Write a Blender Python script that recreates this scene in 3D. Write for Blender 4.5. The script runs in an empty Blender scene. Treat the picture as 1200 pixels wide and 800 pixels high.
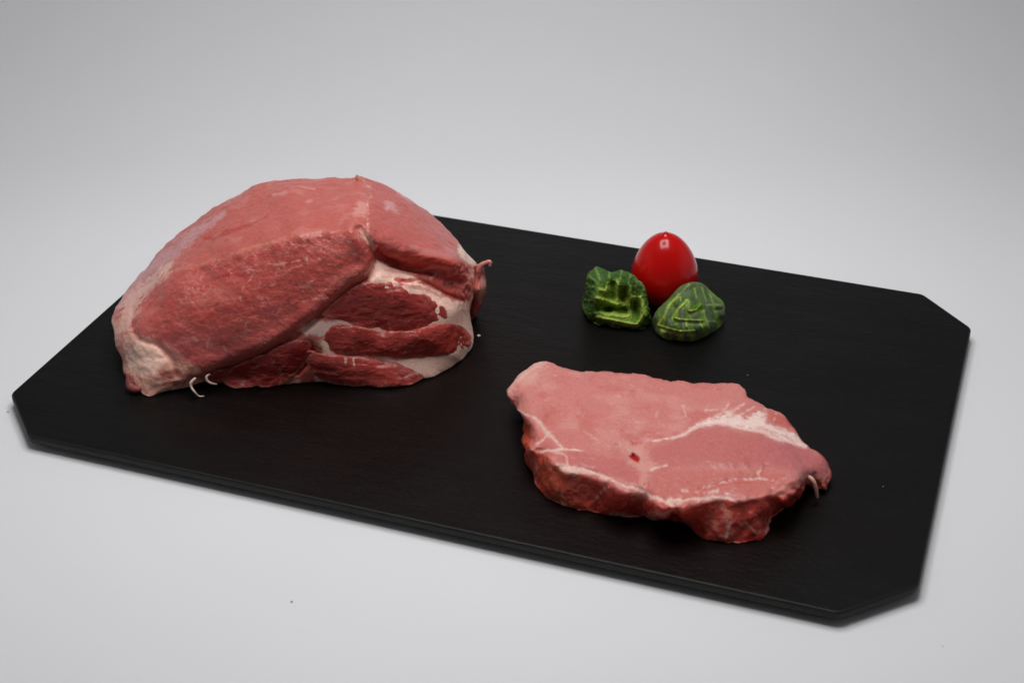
import bpy, bmesh, math
import numpy as np
from mathutils import Vector

# ------------------------------------------------------------------ camera
sc = bpy.context.scene
FOC = 1897.6088                                    # focal length in 1/1200 of the frame width
ROT = (1.0291, -0.0044, 0.3335)
LOC = np.array([0.2770, -0.7992, 0.5218])
cam_d = bpy.data.cameras.new('camera'); cam = bpy.data.objects.new('camera', cam_d)
sc.collection.objects.link(cam); sc.camera = cam
cam.location = LOC; cam.rotation_euler = ROT
cam_d.sensor_width = 36; cam_d.lens = FOC / 1200 * 36
cam_d.clip_start = 0.01; cam_d.clip_end = 50
cam_d.dof.use_dof = True; cam_d.dof.focus_distance = 0.97; cam_d.dof.aperture_fstop = 11.0

# horizontal directions of the light tent: E1 to its right, N1 to its back
E1 = np.array([math.cos(ROT[2]), math.sin(ROT[2]), 0]); N1 = np.array([-math.sin(ROT[2]), math.cos(ROT[2]), 0])
def uvz(u, v, z): return E1 * u + N1 * v + np.array([0, 0, z])

# ------------------------------------------------------------------ world and lamps
w = bpy.data.worlds.new('World'); sc.world = w; w.use_nodes = True
bg = w.node_tree.nodes['Background']; bg.inputs['Color'].default_value = (0.96, 0.97, 1.0, 1); bg.inputs['Strength'].default_value = 0.085

def strip(cu, cv, su, sv, watts):                  # one LED strip of the square ring in the tent roof
    l = bpy.data.lights.new('led_strip', 'AREA'); l.shape = 'RECTANGLE'; l.size = su; l.size_y = sv
    l.energy = watts; l.spread = math.radians(125); l.color = (1.0, 0.99, 0.985)
    o = bpy.data.objects.new('led_strip', l); sc.collection.objects.link(o)
    o.location = uvz(cu, cv, 0.86); o.rotation_euler = (0, 0, ROT[2])
RC = (-.01, 0.00); RO, RI = 0.25, 0.12; RW = RO - RI; RM = (RO + RI) / 2
PW = 0.91
strip(RC[0], RC[1] + RM, 2 * RO, RW, PW * 1.3); strip(RC[0], RC[1] - RM, 2 * RO, RW, PW * 1.3)
strip(RC[0] - RM, RC[1], RW, 2 * RI, PW * .6); strip(RC[0] + RM, RC[1], RW, 2 * RI, PW * .6)

sc.view_settings.view_transform = 'Standard'; sc.view_settings.look = 'None'
sc.view_settings.exposure = 0.0; sc.view_settings.gamma = 1.0
sc.render.engine = 'CYCLES'

# ------------------------------------------------------------------ helpers
def link(o, parent=None):
    sc.collection.objects.link(o)
    if parent is not None: o.parent = parent
    return o
def tag(o, label=None, cat=None, group=None, kind=None):
    for k, v in (('label', label), ('category', cat), ('group', group), ('kind', kind)):
        if v: o[k] = v
    return o
def empty(name, loc):
    o = bpy.data.objects.new(name, None); o.empty_display_size = .01
    sc.collection.objects.link(o); o.location = loc; return o

ex, ey, ez = ROT
def _rot():
    cx, sx, cy, sy, cz, sz = math.cos(ex), math.sin(ex), math.cos(ey), math.sin(ey), math.cos(ez), math.sin(ez)
    return (np.array([[cz, -sz, 0], [sz, cz, 0], [0, 0, 1]]) @ np.array([[cy, 0, sy], [0, 1, 0], [-sy, 0, cy]])
            @ np.array([[1, 0, 0], [0, cx, -sx], [0, sx, cx]]))
RM3 = _rot()
def rays(px, py):
    px = np.asarray(px, float); py = np.asarray(py, float)
    d = np.stack([(px - 600) / FOC, -(py - 400) / FOC, -np.ones_like(px)], -1) @ RM3.T
    return d / np.linalg.norm(d, axis=-1, keepdims=True)
def t_of(px, py, kind, val):                       # distance from the measuring point to a height or a depth
    if kind == 't': return val
    d = rays(px, py)
    return (val - LOC[2]) / d[2] if kind == 'z' else (val - LOC @ N1) / (d @ N1)
def pt(px, py, kind='z', val=0.0): return LOC + rays(px, py) * t_of(px, py, kind, val)
def project(P):
    q = (P - LOC) @ RM3
    return 600 + FOC * q[..., 0] / -q[..., 2], 400 - FOC * q[..., 1] / -q[..., 2]

def _h(ix, iy, iz, seed):
    n = (ix * 374761393 + iy * 668265263 + iz * 2147483647 + seed * 974634777) & 0xffffffff
    n = ((n ^ (n >> 13)) * 1274126177) & 0xffffffff
    n = ((n ^ (n >> 16)) * 2246822519) & 0xffffffff
    return ((n ^ (n >> 15)) & 0xffff) / 32767.5 - 1
def vnoise(P, scale, seed=0):
    q = P * scale; i = np.floor(q).astype(np.int64); f = q - i; f = f * f * f * (f * (f * 6 - 15) + 10)
    r = 0
    for a in (0, 1):
        wa = f[..., 0] if a else 1 - f[..., 0]
        for b in (0, 1):
            wb = f[..., 1] if b else 1 - f[..., 1]
            for c in (0, 1):
                wc = f[..., 2] if c else 1 - f[..., 2]
                r = r + wa * wb * wc * _h(i[..., 0] + a, i[..., 1] + b, i[..., 2] + c, seed)
    return r
def fbm(P, scale, octv=4, seed=0, gain=.5):
    r = 0; a = 1; s = 0
    for k in range(octv):
        r = r + a * vnoise(P + k * 3.17, scale * 2.03 ** k, seed + k * 7); s += a; a *= gain
    return r / s
def sstep(x, a, b):
    t = np.clip((x - a) / (b - a), 0, 1); return t * t * (3 - 2 * t)

def smooth_line(pts, n=8, closed=False):           # Catmull-Rom through the points
    p = np.array(pts, float); N = len(p); out = []
    rng = range(N) if closed else range(N - 1)
    for i in rng:
        if closed: a, b, c, d = p[i - 1], p[i], p[(i + 1) % N], p[(i + 2) % N]
        else: a, b, c, d = p[max(i - 1, 0)], p[i], p[i + 1], p[min(i + 2, N - 1)]
        for k in range(n):
            t = k / n
            out.append(.5 * ((2 * b) + (c - a) * t + (2 * a - 5 * b + 4 * c - d) * t * t + (3 * b - a - 3 * c + d) * t ** 3))
    if not closed: out.append(p[-1])
    return np.array(out)
def dist_line(x, y, pts, widths=False):
    """distance to a polyline, signed side and position (0..1) along it"""
    p = np.array(pts, float); best = np.full(x.shape, 1e9); side = np.zeros(x.shape); pos = np.zeros(x.shape)
    n = len(p) - 1
    for i in range(n):
        a, b = p[i], p[i + 1]; ab = b - a; L = ab @ ab + 1e-9
        t = np.clip(((x - a[0]) * ab[0] + (y - a[1]) * ab[1]) / L, 0, 1)
        dx = x - a[0] - t * ab[0]; dy = y - a[1] - t * ab[1]; d = np.hypot(dx, dy)
        m = d < best; best = np.where(m, d, best); side = np.where(m, np.sign(ab[0] * dy - ab[1] * dx), side)
        pos = np.where(m, (i + t) / n, pos)
    return best, side, pos
def sd_poly(x, y, pts):                            # signed distance, negative inside
    p = np.array(pts, float); best = np.full(x.shape, 1e9); ins = np.zeros(x.shape, bool)
    for i in range(len(p)):
        a, b = p[i], p[(i + 1) % len(p)]; ab = b - a; L = ab @ ab + 1e-9
        t = np.clip(((x - a[0]) * ab[0] + (y - a[1]) * ab[1]) / L, 0, 1)
        best = np.minimum(best, np.hypot(x - a[0] - t * ab[0], y - a[1] - t * ab[1]))
        if a[1] != b[1]:
            c = ((a[1] > y) != (b[1] > y)) & (x < (b[0] - a[0]) * (y - a[1]) / (b[1] - a[1]) + a[0]); ins ^= c
    return np.where(ins, -best, best)

def tps_fit(xy, val, lam=1e-3):
    n = len(xy); d = np.hypot(xy[:, None, 0] - xy[None, :, 0], xy[:, None, 1] - xy[None, :, 1]) / 100
    K = np.where(d > 0, d * d * np.log(d + 1e-12), 0) + lam * np.eye(n)
    Pm = np.c_[np.ones(n), xy / 100]; A = np.block([[K, Pm], [Pm.T, np.zeros((3, 3))]])
    s = np.linalg.solve(A, np.r_[val, 0, 0, 0]); return xy, s
def tps(fit, x, y):
    xy, s = fit; r = s[-3] + s[-2] * x / 100 + s[-1] * y / 100
    for (a, b), wgt in zip(xy, s[:-3]):
        d2 = ((x - a) ** 2 + (y - b) ** 2) / 1e4; r = r + wgt * .5 * d2 * np.log(d2 + 1e-14)
    return r

def grid_normals(P, flip=1):
    du = np.roll(P, -1, 1) - np.roll(P, 1, 1); dv = np.gradient(P, axis=0)
    n = np.cross(du, dv) * flip; return n / (np.linalg.norm(n, axis=-1, keepdims=True) + 1e-12)

def grid_mesh(name, P, mat, col=None, parent=None, wet=None, origin=None):
    """P: rings x around x 3; ring 0 is a pole, the last ring a pole"""
    R_, A_ = P.shape[:2]
    idx = np.arange(R_ * A_).reshape(R_, A_)
    a = idx[:-1]; b = idx[1:]
    q = np.stack([a, np.roll(a, -1, 1), np.roll(b, -1, 1), b], -1).reshape(-1, 4)
    me = bpy.data.meshes.new(name); V = P.reshape(-1, 3)
    if origin is not None: V = V - origin
    me.vertices.add(len(V)); me.vertices.foreach_set('co', V.astype(np.float32).ravel())
    me.loops.add(len(q) * 4); me.polygons.add(len(q))
    me.loops.foreach_set('vertex_index', q.astype(np.int32).ravel())
    me.polygons.foreach_set('loop_start', np.arange(0, len(q) * 4, 4, dtype=np.int32))
    me.polygons.foreach_set('use_smooth', np.ones(len(q), bool))
    me.update(calc_edges=True); me.validate()
    if col is not None:
        at = me.color_attributes.new('albedo', 'FLOAT_COLOR', 'POINT')
        if mat.name == 'raw_pork':
            col = col.copy(); k = np.clip((col[..., 0] / (col[..., 1] + .01) - 1.7) / .8, 0, 1)
            col[..., 1] *= 1 - .16 * k; col[..., 2] *= 1 - .18 * k; col[..., 0] *= 1 - .03 * k
        c = np.ones((len(V), 4), np.float32); c[:, :3] = col.reshape(-1, col.shape[-1])[:, :3]; c[:, 3] = col.reshape(-1, col.shape[-1])[:, 3] if col.shape[-1] == 4 else .35; at.data.foreach_set('color', c.ravel())
    if wet is not None:
        at = me.attributes.new('wet', 'FLOAT', 'POINT'); at.data.foreach_set('value', wet.astype(np.float32).ravel())
    me.materials.append(mat)
    o = bpy.data.objects.new(name, me); link(o, parent)
    return o

def blob(name, outline, ctrl, centre, mat, paint, nA=700, nR=160, nB=30, s0=.8, rr=.012, back=.05,
         relief=None, bump=None, parent=None, origin=None, floor=0.0004, smooth=6, ctr_z=None, lam=1e-3, outj=0):
    """A closed solid: its near half is given by an outline and surface points, its far half closes behind."""
    ol = smooth_line(outline, smooth, True)
    seg = np.hypot(*(np.roll(ol, -1, 0) - ol).T); cum = np.r_[0, np.cumsum(seg)]
    tt = np.linspace(0, cum[-1], nA, endpoint=False); olc = np.r_[ol, ol[:1]]
    ox = np.interp(tt, cum, olc[:, 0]); oy = np.interp(tt, cum, olc[:, 1])
    if outj:
        PP = np.stack([ox / 1000, oy / 1000, ox * 0], -1); nn = fbm(PP, 90, 4, 5)
        ddx, ddy = ox - centre[0], oy - centre[1]; L = np.hypot(ddx, ddy); ox = ox + ddx / L * nn * outj; oy = oy + ddy / L * nn * outj
    wv = np.linspace(0, 1, nR); s = .45 * wv + .55 * np.sin(wv * math.pi / 2); s[0] = 1e-4
    th = np.unwrap(np.arctan2(oy - centre[1], ox - centre[0])); ra = np.hypot(oy - centre[1], ox - centre[0])
    turn = np.sign(th[-1] - th[0]) * 2 * math.pi; lin = np.arange(nA) / nA * turn; K = max(8, nA // 14)
    kern = np.hanning(2 * K + 1); kern /= kern.sum()
    sm = lambda a: np.convolve(np.r_[a[-K:], a, a[:K]], kern, 'valid')
    th_s = sm(th - lin) + lin; ra_s = sm(ra)
    ix, iy = centre[0] + ra_s * np.cos(th_s), centre[1] + ra_s * np.sin(th_s); bl = sstep(s, .55, 1.0)[:, None]
    X = centre[0] + s[:, None] * ((1 - bl) * ix + bl * ox - centre[0]); Y = centre[1] + s[:, None] * ((1 - bl) * iy + bl * oy - centre[1])
    cx = np.array([c[:2] for c in ctrl], float); ct = np.array([t_of(c[0], c[1], c[2], c[3]) for c in ctrl])
    fit = tps_fit(cx, ct, lam); t = tps(fit, X, Y)
    q = np.clip((s - s0) / (1 - s0), 0, 1)[:, None]
    room = np.maximum(0, (floor - LOC[2]) / rays(ox, oy)[..., 2] - t[-1]); rra = np.minimum(rr, .6 * room)[None]
    t = t + rra * (1 - np.sqrt(1 - q * q * .9999))
    if relief is not None: t = t + relief(X, Y) * (1 - q ** 4)
    D = rays(X, Y); tz = (floor - LOC[2]) / D[..., 2]; t = np.minimum(t, tz)
    F = LOC + D * t[..., None]
    rim = F[-1]; C = F[-1].mean(0) + D[-1].mean(0) * 0
    k = np.linspace(0, 1, nB + 1)[1:] * math.pi / 2
    B = rim + (C - rim) * (1 - np.cos(k))[:, None, None] + D[-1] * (back * np.sin(k))[:, None, None]
    B[..., 2] = np.maximum(B[..., 2], floor)
    P = np.concatenate([F, B], 0)
    N = grid_normals(P)
    if ((N[nR // 2] * D[nR // 2]).sum(-1).mean()) > 0: N = -N; P = P[:, ::-1]; N = N[:, ::-1]
    if bump is not None:
        px, py = project(P); P = P + N * bump(P, px, py)[..., None]; P[0] = P[0].mean(0); P[-1] = P[-1].mean(0)
        P[..., 2] = np.maximum(P[..., 2], floor)
    N = grid_normals(P); 
    px, py = project(P); col, wet = paint(P, px, py, N)
    col[0] = col[0].mean(0); 
    return grid_mesh(name, P, mat, col, parent, wet, origin)

def tube(name, pts, radii, mat, parent=None, nseg=10, n=6, origin=None, flat=1.0):
    """tapered round strand through 3-D points"""
    p = smooth_line(pts, n); r = np.interp(np.linspace(0, 1, len(p)), np.linspace(0, 1, len(radii)), radii)
    T = np.gradient(p, axis=0); T /= np.linalg.norm(T, axis=1, keepdims=True)
    up = np.array([0.2, -.6, .77]); a = np.cross(T, up); a /= np.linalg.norm(a, axis=1, keepdims=True); b = np.cross(T, a)
    th = np.linspace(0, 2 * math.pi, nseg, endpoint=False)
    ring = p[:, None] + r[:, None, None] * (np.cos(th)[None, :, None] * a[:, None] + flat * np.sin(th)[None, :, None] * b[:, None])
    P = np.concatenate([np.repeat((p[0] - T[0] * r[0] * .5)[None, None], nseg, 1), ring, np.repeat((p[-1] + T[-1] * r[-1] * .6)[None, None], nseg, 1)], 0)
    return grid_mesh(name, P, mat, None, parent, None, origin)

# ------------------------------------------------------------------ materials
def new_mat(name):
    m = bpy.data.materials.new(name); m.use_nodes = True; nt = m.node_tree
    return m, nt, nt.nodes['Principled BSDF']
def node(nt, typ, **kw):
    n = nt.nodes.new(typ)
    for k, v in kw.items():
        if k in n.inputs.keys(): n.inputs[k].default_value = v
        else: setattr(n, k, v)
    return n
def noise_node(nt, scale, detail=4, rough=.5, coord=None, stretch=None):
    n = node(nt, 'ShaderNodeTexNoise', Scale=scale, Detail=detail, Roughness=rough)
    src = coord
    if stretch:
        mp = node(nt, 'ShaderNodeMapping'); mp.inputs['Scale'].default_value = stretch
        nt.links.new(coord, mp.inputs['Vector']); src = mp.outputs['Vector']
    nt.links.new(src, n.inputs['Vector']); return n
def ramp(nt, src, stops):
    r = nt.nodes.new('ShaderNodeValToRGB'); cr = r.color_ramp
    while len(cr.elements) > len(stops): cr.elements.remove(cr.elements[-1])
    while len(cr.elements) < len(stops): cr.elements.new(1)
    for e, (p, c) in zip(cr.elements, stops):
        e.position = p; e.color = (c, c, c, 1) if isinstance(c, (int, float)) else (*c, 1)
    nt.links.new(src, r.inputs['Fac']); return r

def meat_material(name='raw_pork', plain=None):
    m, nt, b = new_mat(name); L = nt.links
    co = node(nt, 'ShaderNodeTexCoord').outputs['Object']
    n1 = noise_node(nt, 1400, 3, .6, co); n2 = noise_node(nt, 260, 4, .6, co); n3 = noise_node(nt, 3200, 2, .5, co)
    mul = node(nt, 'ShaderNodeMix', data_type='RGBA', blend_type='MULTIPLY'); mul.inputs['Factor'].default_value = 1
    r = ramp(nt, n1.outputs['Fac'], [(.28, .80), (.5, 1.0), (.75, 1.22)])
    if plain is None:
        at = node(nt, 'ShaderNodeAttribute', attribute_name='albedo'); L.new(at.outputs['Color'], mul.inputs['A'])
    else: mul.inputs['A'].default_value = (*plain, 1)
    L.new(r.outputs['Color'], mul.inputs['B'])
    fb = noise_node(nt, 620, 4, .65, co, (.32, 1, 1)); fr_ = ramp(nt, fb.outputs['Fac'], [(.30, .72), (.5, 1.0), (.72, 1.25)])
    mul2 = node(nt, 'ShaderNodeMix', data_type='RGBA', blend_type='MULTIPLY'); mul2.inputs['Factor'].default_value = .4
    if plain is None:
        mf_ = node(nt, 'ShaderNodeMath', operation='MULTIPLY_ADD'); mf_.inputs[1].default_value = .8; mf_.inputs[2].default_value = .06; L.new(at.outputs['Alpha'], mf_.inputs[0]); L.new(mf_.outputs[0], mul2.inputs['Factor'])
    L.new(mul.outputs['Result'], mul2.inputs['A']); L.new(fr_.outputs['Color'], mul2.inputs['B'])
    src = mul2.outputs['Result']
    if plain is None:
        wn = noise_node(nt, 130, 4, .6, co); vm = node(nt, 'ShaderNodeVectorMath', operation='MULTIPLY_ADD'); vm.inputs[1].default_value = (.009, .009, .009)
        L.new(wn.outputs['Color'], vm.inputs[0]); L.new(co, vm.inputs[2])
        mp = node(nt, 'ShaderNodeMapping'); mp.inputs['Scale'].default_value = (.5, 1, 1.2); L.new(vm.outputs['Vector'], mp.inputs['Vector'])
        vo = node(nt, 'ShaderNodeTexVoronoi', feature='DISTANCE_TO_EDGE', Scale=150.0); L.new(mp.outputs['Vector'], vo.inputs['Vector'])
        vr = ramp(nt, vo.outputs['Distance'], [(.0, 1.0), (.055, .0)])
        mk = ramp(nt, noise_node(nt, 55, 3, .6, co).outputs['Fac'], [(.46, 0.0), (.66, 1.0)])
        m1 = node(nt, 'ShaderNodeMath', operation='MULTIPLY'); L.new(vr.outputs['Color'], m1.inputs[0]); L.new(mk.outputs['Color'], m1.inputs[1])
        m2 = node(nt, 'ShaderNodeMath', operation='MULTIPLY'); L.new(m1.outputs[0], m2.inputs[0]); L.new(at.outputs['Alpha'], m2.inputs[1])
        mw = node(nt, 'ShaderNodeMix', data_type='RGBA'); mw.inputs['B'].default_value = (.70, .40, .36, 1)
        L.new(m2.outputs[0], mw.inputs['Factor']); L.new(src, mw.inputs['A']); src = mw.outputs['Result']
    L.new(src, b.inputs['Base Color'])
    ra = ramp(nt, n2.outputs['Fac'], [(.3, .40), (.7, .62)])
    if plain is None:
        aw = node(nt, 'ShaderNodeAttribute', attribute_name='wet')
        mr = node(nt, 'ShaderNodeMath', operation='MULTIPLY_ADD'); mr.inputs[1].default_value = -.30
        L.new(aw.outputs['Fac'], mr.inputs[0]); L.new(ra.outputs['Color'], mr.inputs[2]); L.new(mr.outputs[0], b.inputs['Roughness'])
    else: L.new(ra.outputs['Color'], b.inputs['Roughness'])
    b.inputs['Specular IOR Level'].default_value = .30
    b.inputs['Coat Weight'].default_value = .20; b.inputs['Coat Roughness'].default_value = .22
    b.inputs['Subsurface Weight'].default_value = .15
    b.inputs['Subsurface Radius'].default_value = (1.0, .35, .25); b.inputs['Subsurface Scale'].default_value = .0022
    bp = node(nt, 'ShaderNodeBump'); bp.inputs['Strength'].default_value = .34; bp.inputs['Distance'].default_value = .0006
    ad = node(nt, 'ShaderNodeMath', operation='MULTIPLY_ADD'); ad.inputs[1].default_value = .45
    L.new(n3.outputs['Fac'], ad.inputs[0]); L.new(n1.outputs['Fac'], ad.inputs[2])
    ad2 = node(nt, 'ShaderNodeMath', operation='MULTIPLY_ADD'); ad2.inputs[1].default_value = .55; L.new(fb.outputs['Fac'], ad2.inputs[0]); L.new(ad.outputs[0], ad2.inputs[2]); ad = ad2
    L.new(ad.outputs[0], bp.inputs['Height']); L.new(bp.outputs['Normal'], b.inputs['Normal'])
    return m
MEAT = meat_material()
FATM = meat_material('pork_fat', (.78, .58, .50))
SCRAPM = meat_material('dark_trimming', (.26, .06, .055))
STRANDP = meat_material('pale_trimming', (.72, .38, .31))
STRANDM = meat_material('pork_strand', (.62, .25, .20))

def slate_material():
    m, nt, b = new_mat('black_slate'); L = nt.links
    co = node(nt, 'ShaderNodeTexCoord').outputs['Object']
    a = noise_node(nt, 14, 6, .62, co, (1, 3.2, 6)); c = noise_node(nt, 260, 5, .6, co, (1, 2.0, 2)); d = noise_node(nt, 4, 4, .55, co)
    cr = ramp(nt, a.outputs['Fac'], [(.3, (.0024, .0024, .0022)), (.7, (.0046, .0045, .0041))])
    L.new(cr.outputs['Color'], b.inputs['Base Color'])
    rr = ramp(nt, d.outputs['Fac'], [(.3, .38), (.7, .56)])
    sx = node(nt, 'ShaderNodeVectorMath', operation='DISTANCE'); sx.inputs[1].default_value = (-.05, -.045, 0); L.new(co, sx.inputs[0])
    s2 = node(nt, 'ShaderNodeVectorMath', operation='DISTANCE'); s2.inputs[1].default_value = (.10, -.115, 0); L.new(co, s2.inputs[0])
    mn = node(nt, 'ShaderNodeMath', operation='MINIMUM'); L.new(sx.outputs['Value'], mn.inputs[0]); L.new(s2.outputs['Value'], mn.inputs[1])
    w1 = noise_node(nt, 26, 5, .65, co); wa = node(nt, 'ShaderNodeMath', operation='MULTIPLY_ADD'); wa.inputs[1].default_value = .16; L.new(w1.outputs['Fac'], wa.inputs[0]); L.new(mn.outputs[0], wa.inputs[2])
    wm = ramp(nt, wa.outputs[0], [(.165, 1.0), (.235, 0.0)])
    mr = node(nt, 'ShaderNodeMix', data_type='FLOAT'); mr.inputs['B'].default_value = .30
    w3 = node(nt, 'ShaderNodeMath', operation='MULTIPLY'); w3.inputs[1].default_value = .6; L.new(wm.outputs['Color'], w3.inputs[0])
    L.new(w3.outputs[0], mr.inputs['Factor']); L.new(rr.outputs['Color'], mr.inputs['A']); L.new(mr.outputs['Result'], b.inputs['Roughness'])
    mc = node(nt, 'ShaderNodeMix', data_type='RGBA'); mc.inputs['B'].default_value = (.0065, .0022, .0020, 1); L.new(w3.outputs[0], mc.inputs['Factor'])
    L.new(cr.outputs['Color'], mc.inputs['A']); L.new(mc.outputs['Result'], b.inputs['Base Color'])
    b.inputs['Specular IOR Level'].default_value = .13
    ad = node(nt, 'ShaderNodeMath', operation='MULTIPLY_ADD'); ad.inputs[1].default_value = 3.5
    L.new(a.outputs['Fac'], ad.inputs[0]); L.new(c.outputs['Fac'], ad.inputs[2])
    bp = node(nt, 'ShaderNodeBump'); bp.inputs['Strength'].default_value = .32; bp.inputs['Distance'].default_value = .0007
    L.new(ad.outputs[0], bp.inputs['Height']); L.new(bp.outputs['Normal'], b.inputs['Normal'])
    return m
def edge_material():
    m, nt, b = new_mat('slate_edge'); L = nt.links
    co = node(nt, 'ShaderNodeTexCoord').outputs['Object']
    c = noise_node(nt, 180, 5, .6, co, (1, 1, 5))
    cr = ramp(nt, c.outputs['Fac'], [(.3, (.006, .007, .005)), (.7, (.012, .013, .010))]); L.new(cr.outputs['Color'], b.inputs['Base Color'])
    b.inputs['Roughness'].default_value = .5; b.inputs['Specular IOR Level'].default_value = .28
    bp = node(nt, 'ShaderNodeBump'); bp.inputs['Strength'].default_value = .4; bp.inputs['Distance'].default_value = .0006
    L.new(c.outputs['Fac'], bp.inputs['Height']); L.new(bp.outputs['Normal'], b.inputs['Normal'])
    return m
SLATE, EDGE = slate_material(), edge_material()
def paper_material():
    m, nt, b = new_mat('white_backdrop'); L = nt.links
    co = node(nt, 'ShaderNodeTexCoord').outputs['Object']
    d = noise_node(nt, 3.0, 3, .5, co); cr = ramp(nt, d.outputs['Fac'], [(.3, (.745, .75, .765)), (.7, (.77, .775, .79))])
    L.new(cr.outputs['Color'], b.inputs['Base Color']); b.inputs['Roughness'].default_value = .6
    b.inputs['Specular IOR Level'].default_value = .25
    c = noise_node(nt, 6, 3, .5, co)
    bp = node(nt, 'ShaderNodeBump'); bp.inputs['Strength'].default_value = .25; bp.inputs['Distance'].default_value = .003
    L.new(c.outputs['Fac'], bp.inputs['Height']); L.new(bp.outputs['Normal'], b.inputs['Normal'])
    return m
PAPER = paper_material()

# ------------------------------------------------------------------ setting: white sweep
ZT = -0.0095                                       # table height under the board, the board's top is z = 0
VB, R_, AM = .30, .42, math.radians(84)            # the sheet lies flat to VB, then bends up into the back
prof = [(-1.3 + (VB + 1.3) * k / 31, ZT) for k in range(32)]
prof += [(VB + R_ * math.sin(AM * k / 40), ZT + R_ * (1 - math.cos(AM * k / 40))) for k in range(1, 41)]
prof += [(VB + R_ * math.sin(AM) + .06 * k * math.cos(AM), ZT + R_ * (1 - math.cos(AM)) + .06 * k * math.sin(AM)) for k in range(1, 11)]
us = np.linspace(-1.1, 1.1, 45); bm = bmesh.new(); rows = []
for v, z in prof: rows.append([bm.verts.new(uvz(u, v, z)) for u in us])
for a, b in zip(rows[:-1], rows[1:]):
    for i in range(len(us) - 1): bm.faces.new((a[i], a[i + 1], b[i + 1], b[i])).smooth = True
me = bpy.data.meshes.new('backdrop'); bm.to_mesh(me); bm.free(); me.materials.append(PAPER)
o = link(bpy.data.objects.new('backdrop', me)); tag(o, kind='structure')

def panel(name, pts, nrm):
    th = .004; bm = bmesh.new(); P = [np.array(p) for p in pts]; nrm = np.array(nrm)
    a = [bm.verts.new(p) for p in P]; b = [bm.verts.new(p + nrm * th) for p in P]
    bm.faces.new(a); bm.faces.new(b[::-1])
    for i in range(4): bm.faces.new((a[i], b[i], b[(i + 1) % 4], a[(i + 1) % 4]))
    bmesh.ops.recalc_face_normals(bm, faces=bm.faces)
    me = bpy.data.meshes.new(name); bm.to_mesh(me); bm.free(); me.materials.append(PAPER)
    tag(link(bpy.data.objects.new(name, me)), kind='structure')
WU, V0, V1_, HC = .72, -.50, .80, .93            # the white light tent the photograph was taken in: side walls and roof
panel('side_wall', [uvz(-WU, V0, ZT + .001), uvz(-WU, V1_, ZT + .001), uvz(-WU, V1_, HC), uvz(-WU, V0, HC)], -E1)
panel('side_wall', [uvz(WU, V0, ZT + .001), uvz(WU, V1_, ZT + .001), uvz(WU, V1_, HC), uvz(WU, V0, HC)], E1)
panel('ceiling', [uvz(-WU, V0, HC + .002), uvz(WU, V0, HC + .002), uvz(WU, V1_, HC + .002), uvz(-WU, V1_, HC + .002)], (0, 0, 1))

# ------------------------------------------------------------------ slate board
W, Dp, Ch, TH = .53, .338, .0346, .0062
def octo(ins):
    h, d, c = W / 2 - ins, Dp / 2 - ins, Ch - ins * .586
    return [(h - c, d), (h, d - c), (h, -d + c), (h - c, -d), (-h + c, -d), (-h, -d + c), (-h, d - c), (-h + c, d)]
def round_octo(ins, r=.003, n=4):
    p = np.array(octo(ins)); out = []
    for i in range(8):
        a, b, c = p[i - 1], p[i], p[(i + 1) % 8]
        u1 = (a - b) / np.linalg.norm(a - b); u2 = (c - b) / np.linalg.norm(c - b)
        for k in range(n + 1):
            t = k / n; out.append(b + u1 * r * (1 - t) ** 2 + u2 * r * t ** 2)
    return out
board = empty('slate_board', (0, 0, ZT))
tag(board, 'long black slate serving board with clipped corners carrying the meat and garnish', 'serving board')
bm = bmesh.new(); prof_b = [(.0010, 0), (.0004, -.0003), (0, -.0010), (0, -.0038), (.0008, -.0053), (.0028, -TH)]
rings = []
rngb = np.random.default_rng(3)
chip = None
for k, (ins, z) in enumerate(prof_b):
    rings.append([bm.verts.new((x, y, z - ZT)) for x, y in round_octo(ins)])
n = len(rings[0])
for a, b in zip(rings[:-1], rings[1:]):
    for i in range(n):
        f = bm.faces.new((a[i], b[i], b[(i + 1) % n], a[(i + 1) % n])); f.material_index = 1; f.smooth = True
tf = bm.faces.new(rings[0][::-1]); bf = bm.faces.new(rings[-1]); bf.material_index = 1
bmesh.ops.recalc_face_normals(bm, faces=bm.faces)
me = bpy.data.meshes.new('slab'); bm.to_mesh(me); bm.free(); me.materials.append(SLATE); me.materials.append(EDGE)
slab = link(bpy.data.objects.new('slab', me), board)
m_, nt_, b_ = new_mat('grey_rubber'); b_.inputs['Base Color'].default_value = (.05, .05, .05, 1); b_.inputs['Roughness'].default_value = .8
bm = bmesh.new(); bmesh.ops.create_cone(bm, cap_ends=True, segments=20, radius1=.007, radius2=.006, depth=-ZT - TH)
fm = bpy.data.meshes.new('rubber_foot'); bm.to_mesh(fm); bm.free(); fm.materials.append(m_)
for sx in (-1, 1):
    for sy in (-1, 1):
        o = bpy.data.objects.new('rubber_foot', fm); link(o, board); o.location = (sx * .21, sy * .12, (-ZT - TH) / 2)

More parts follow.
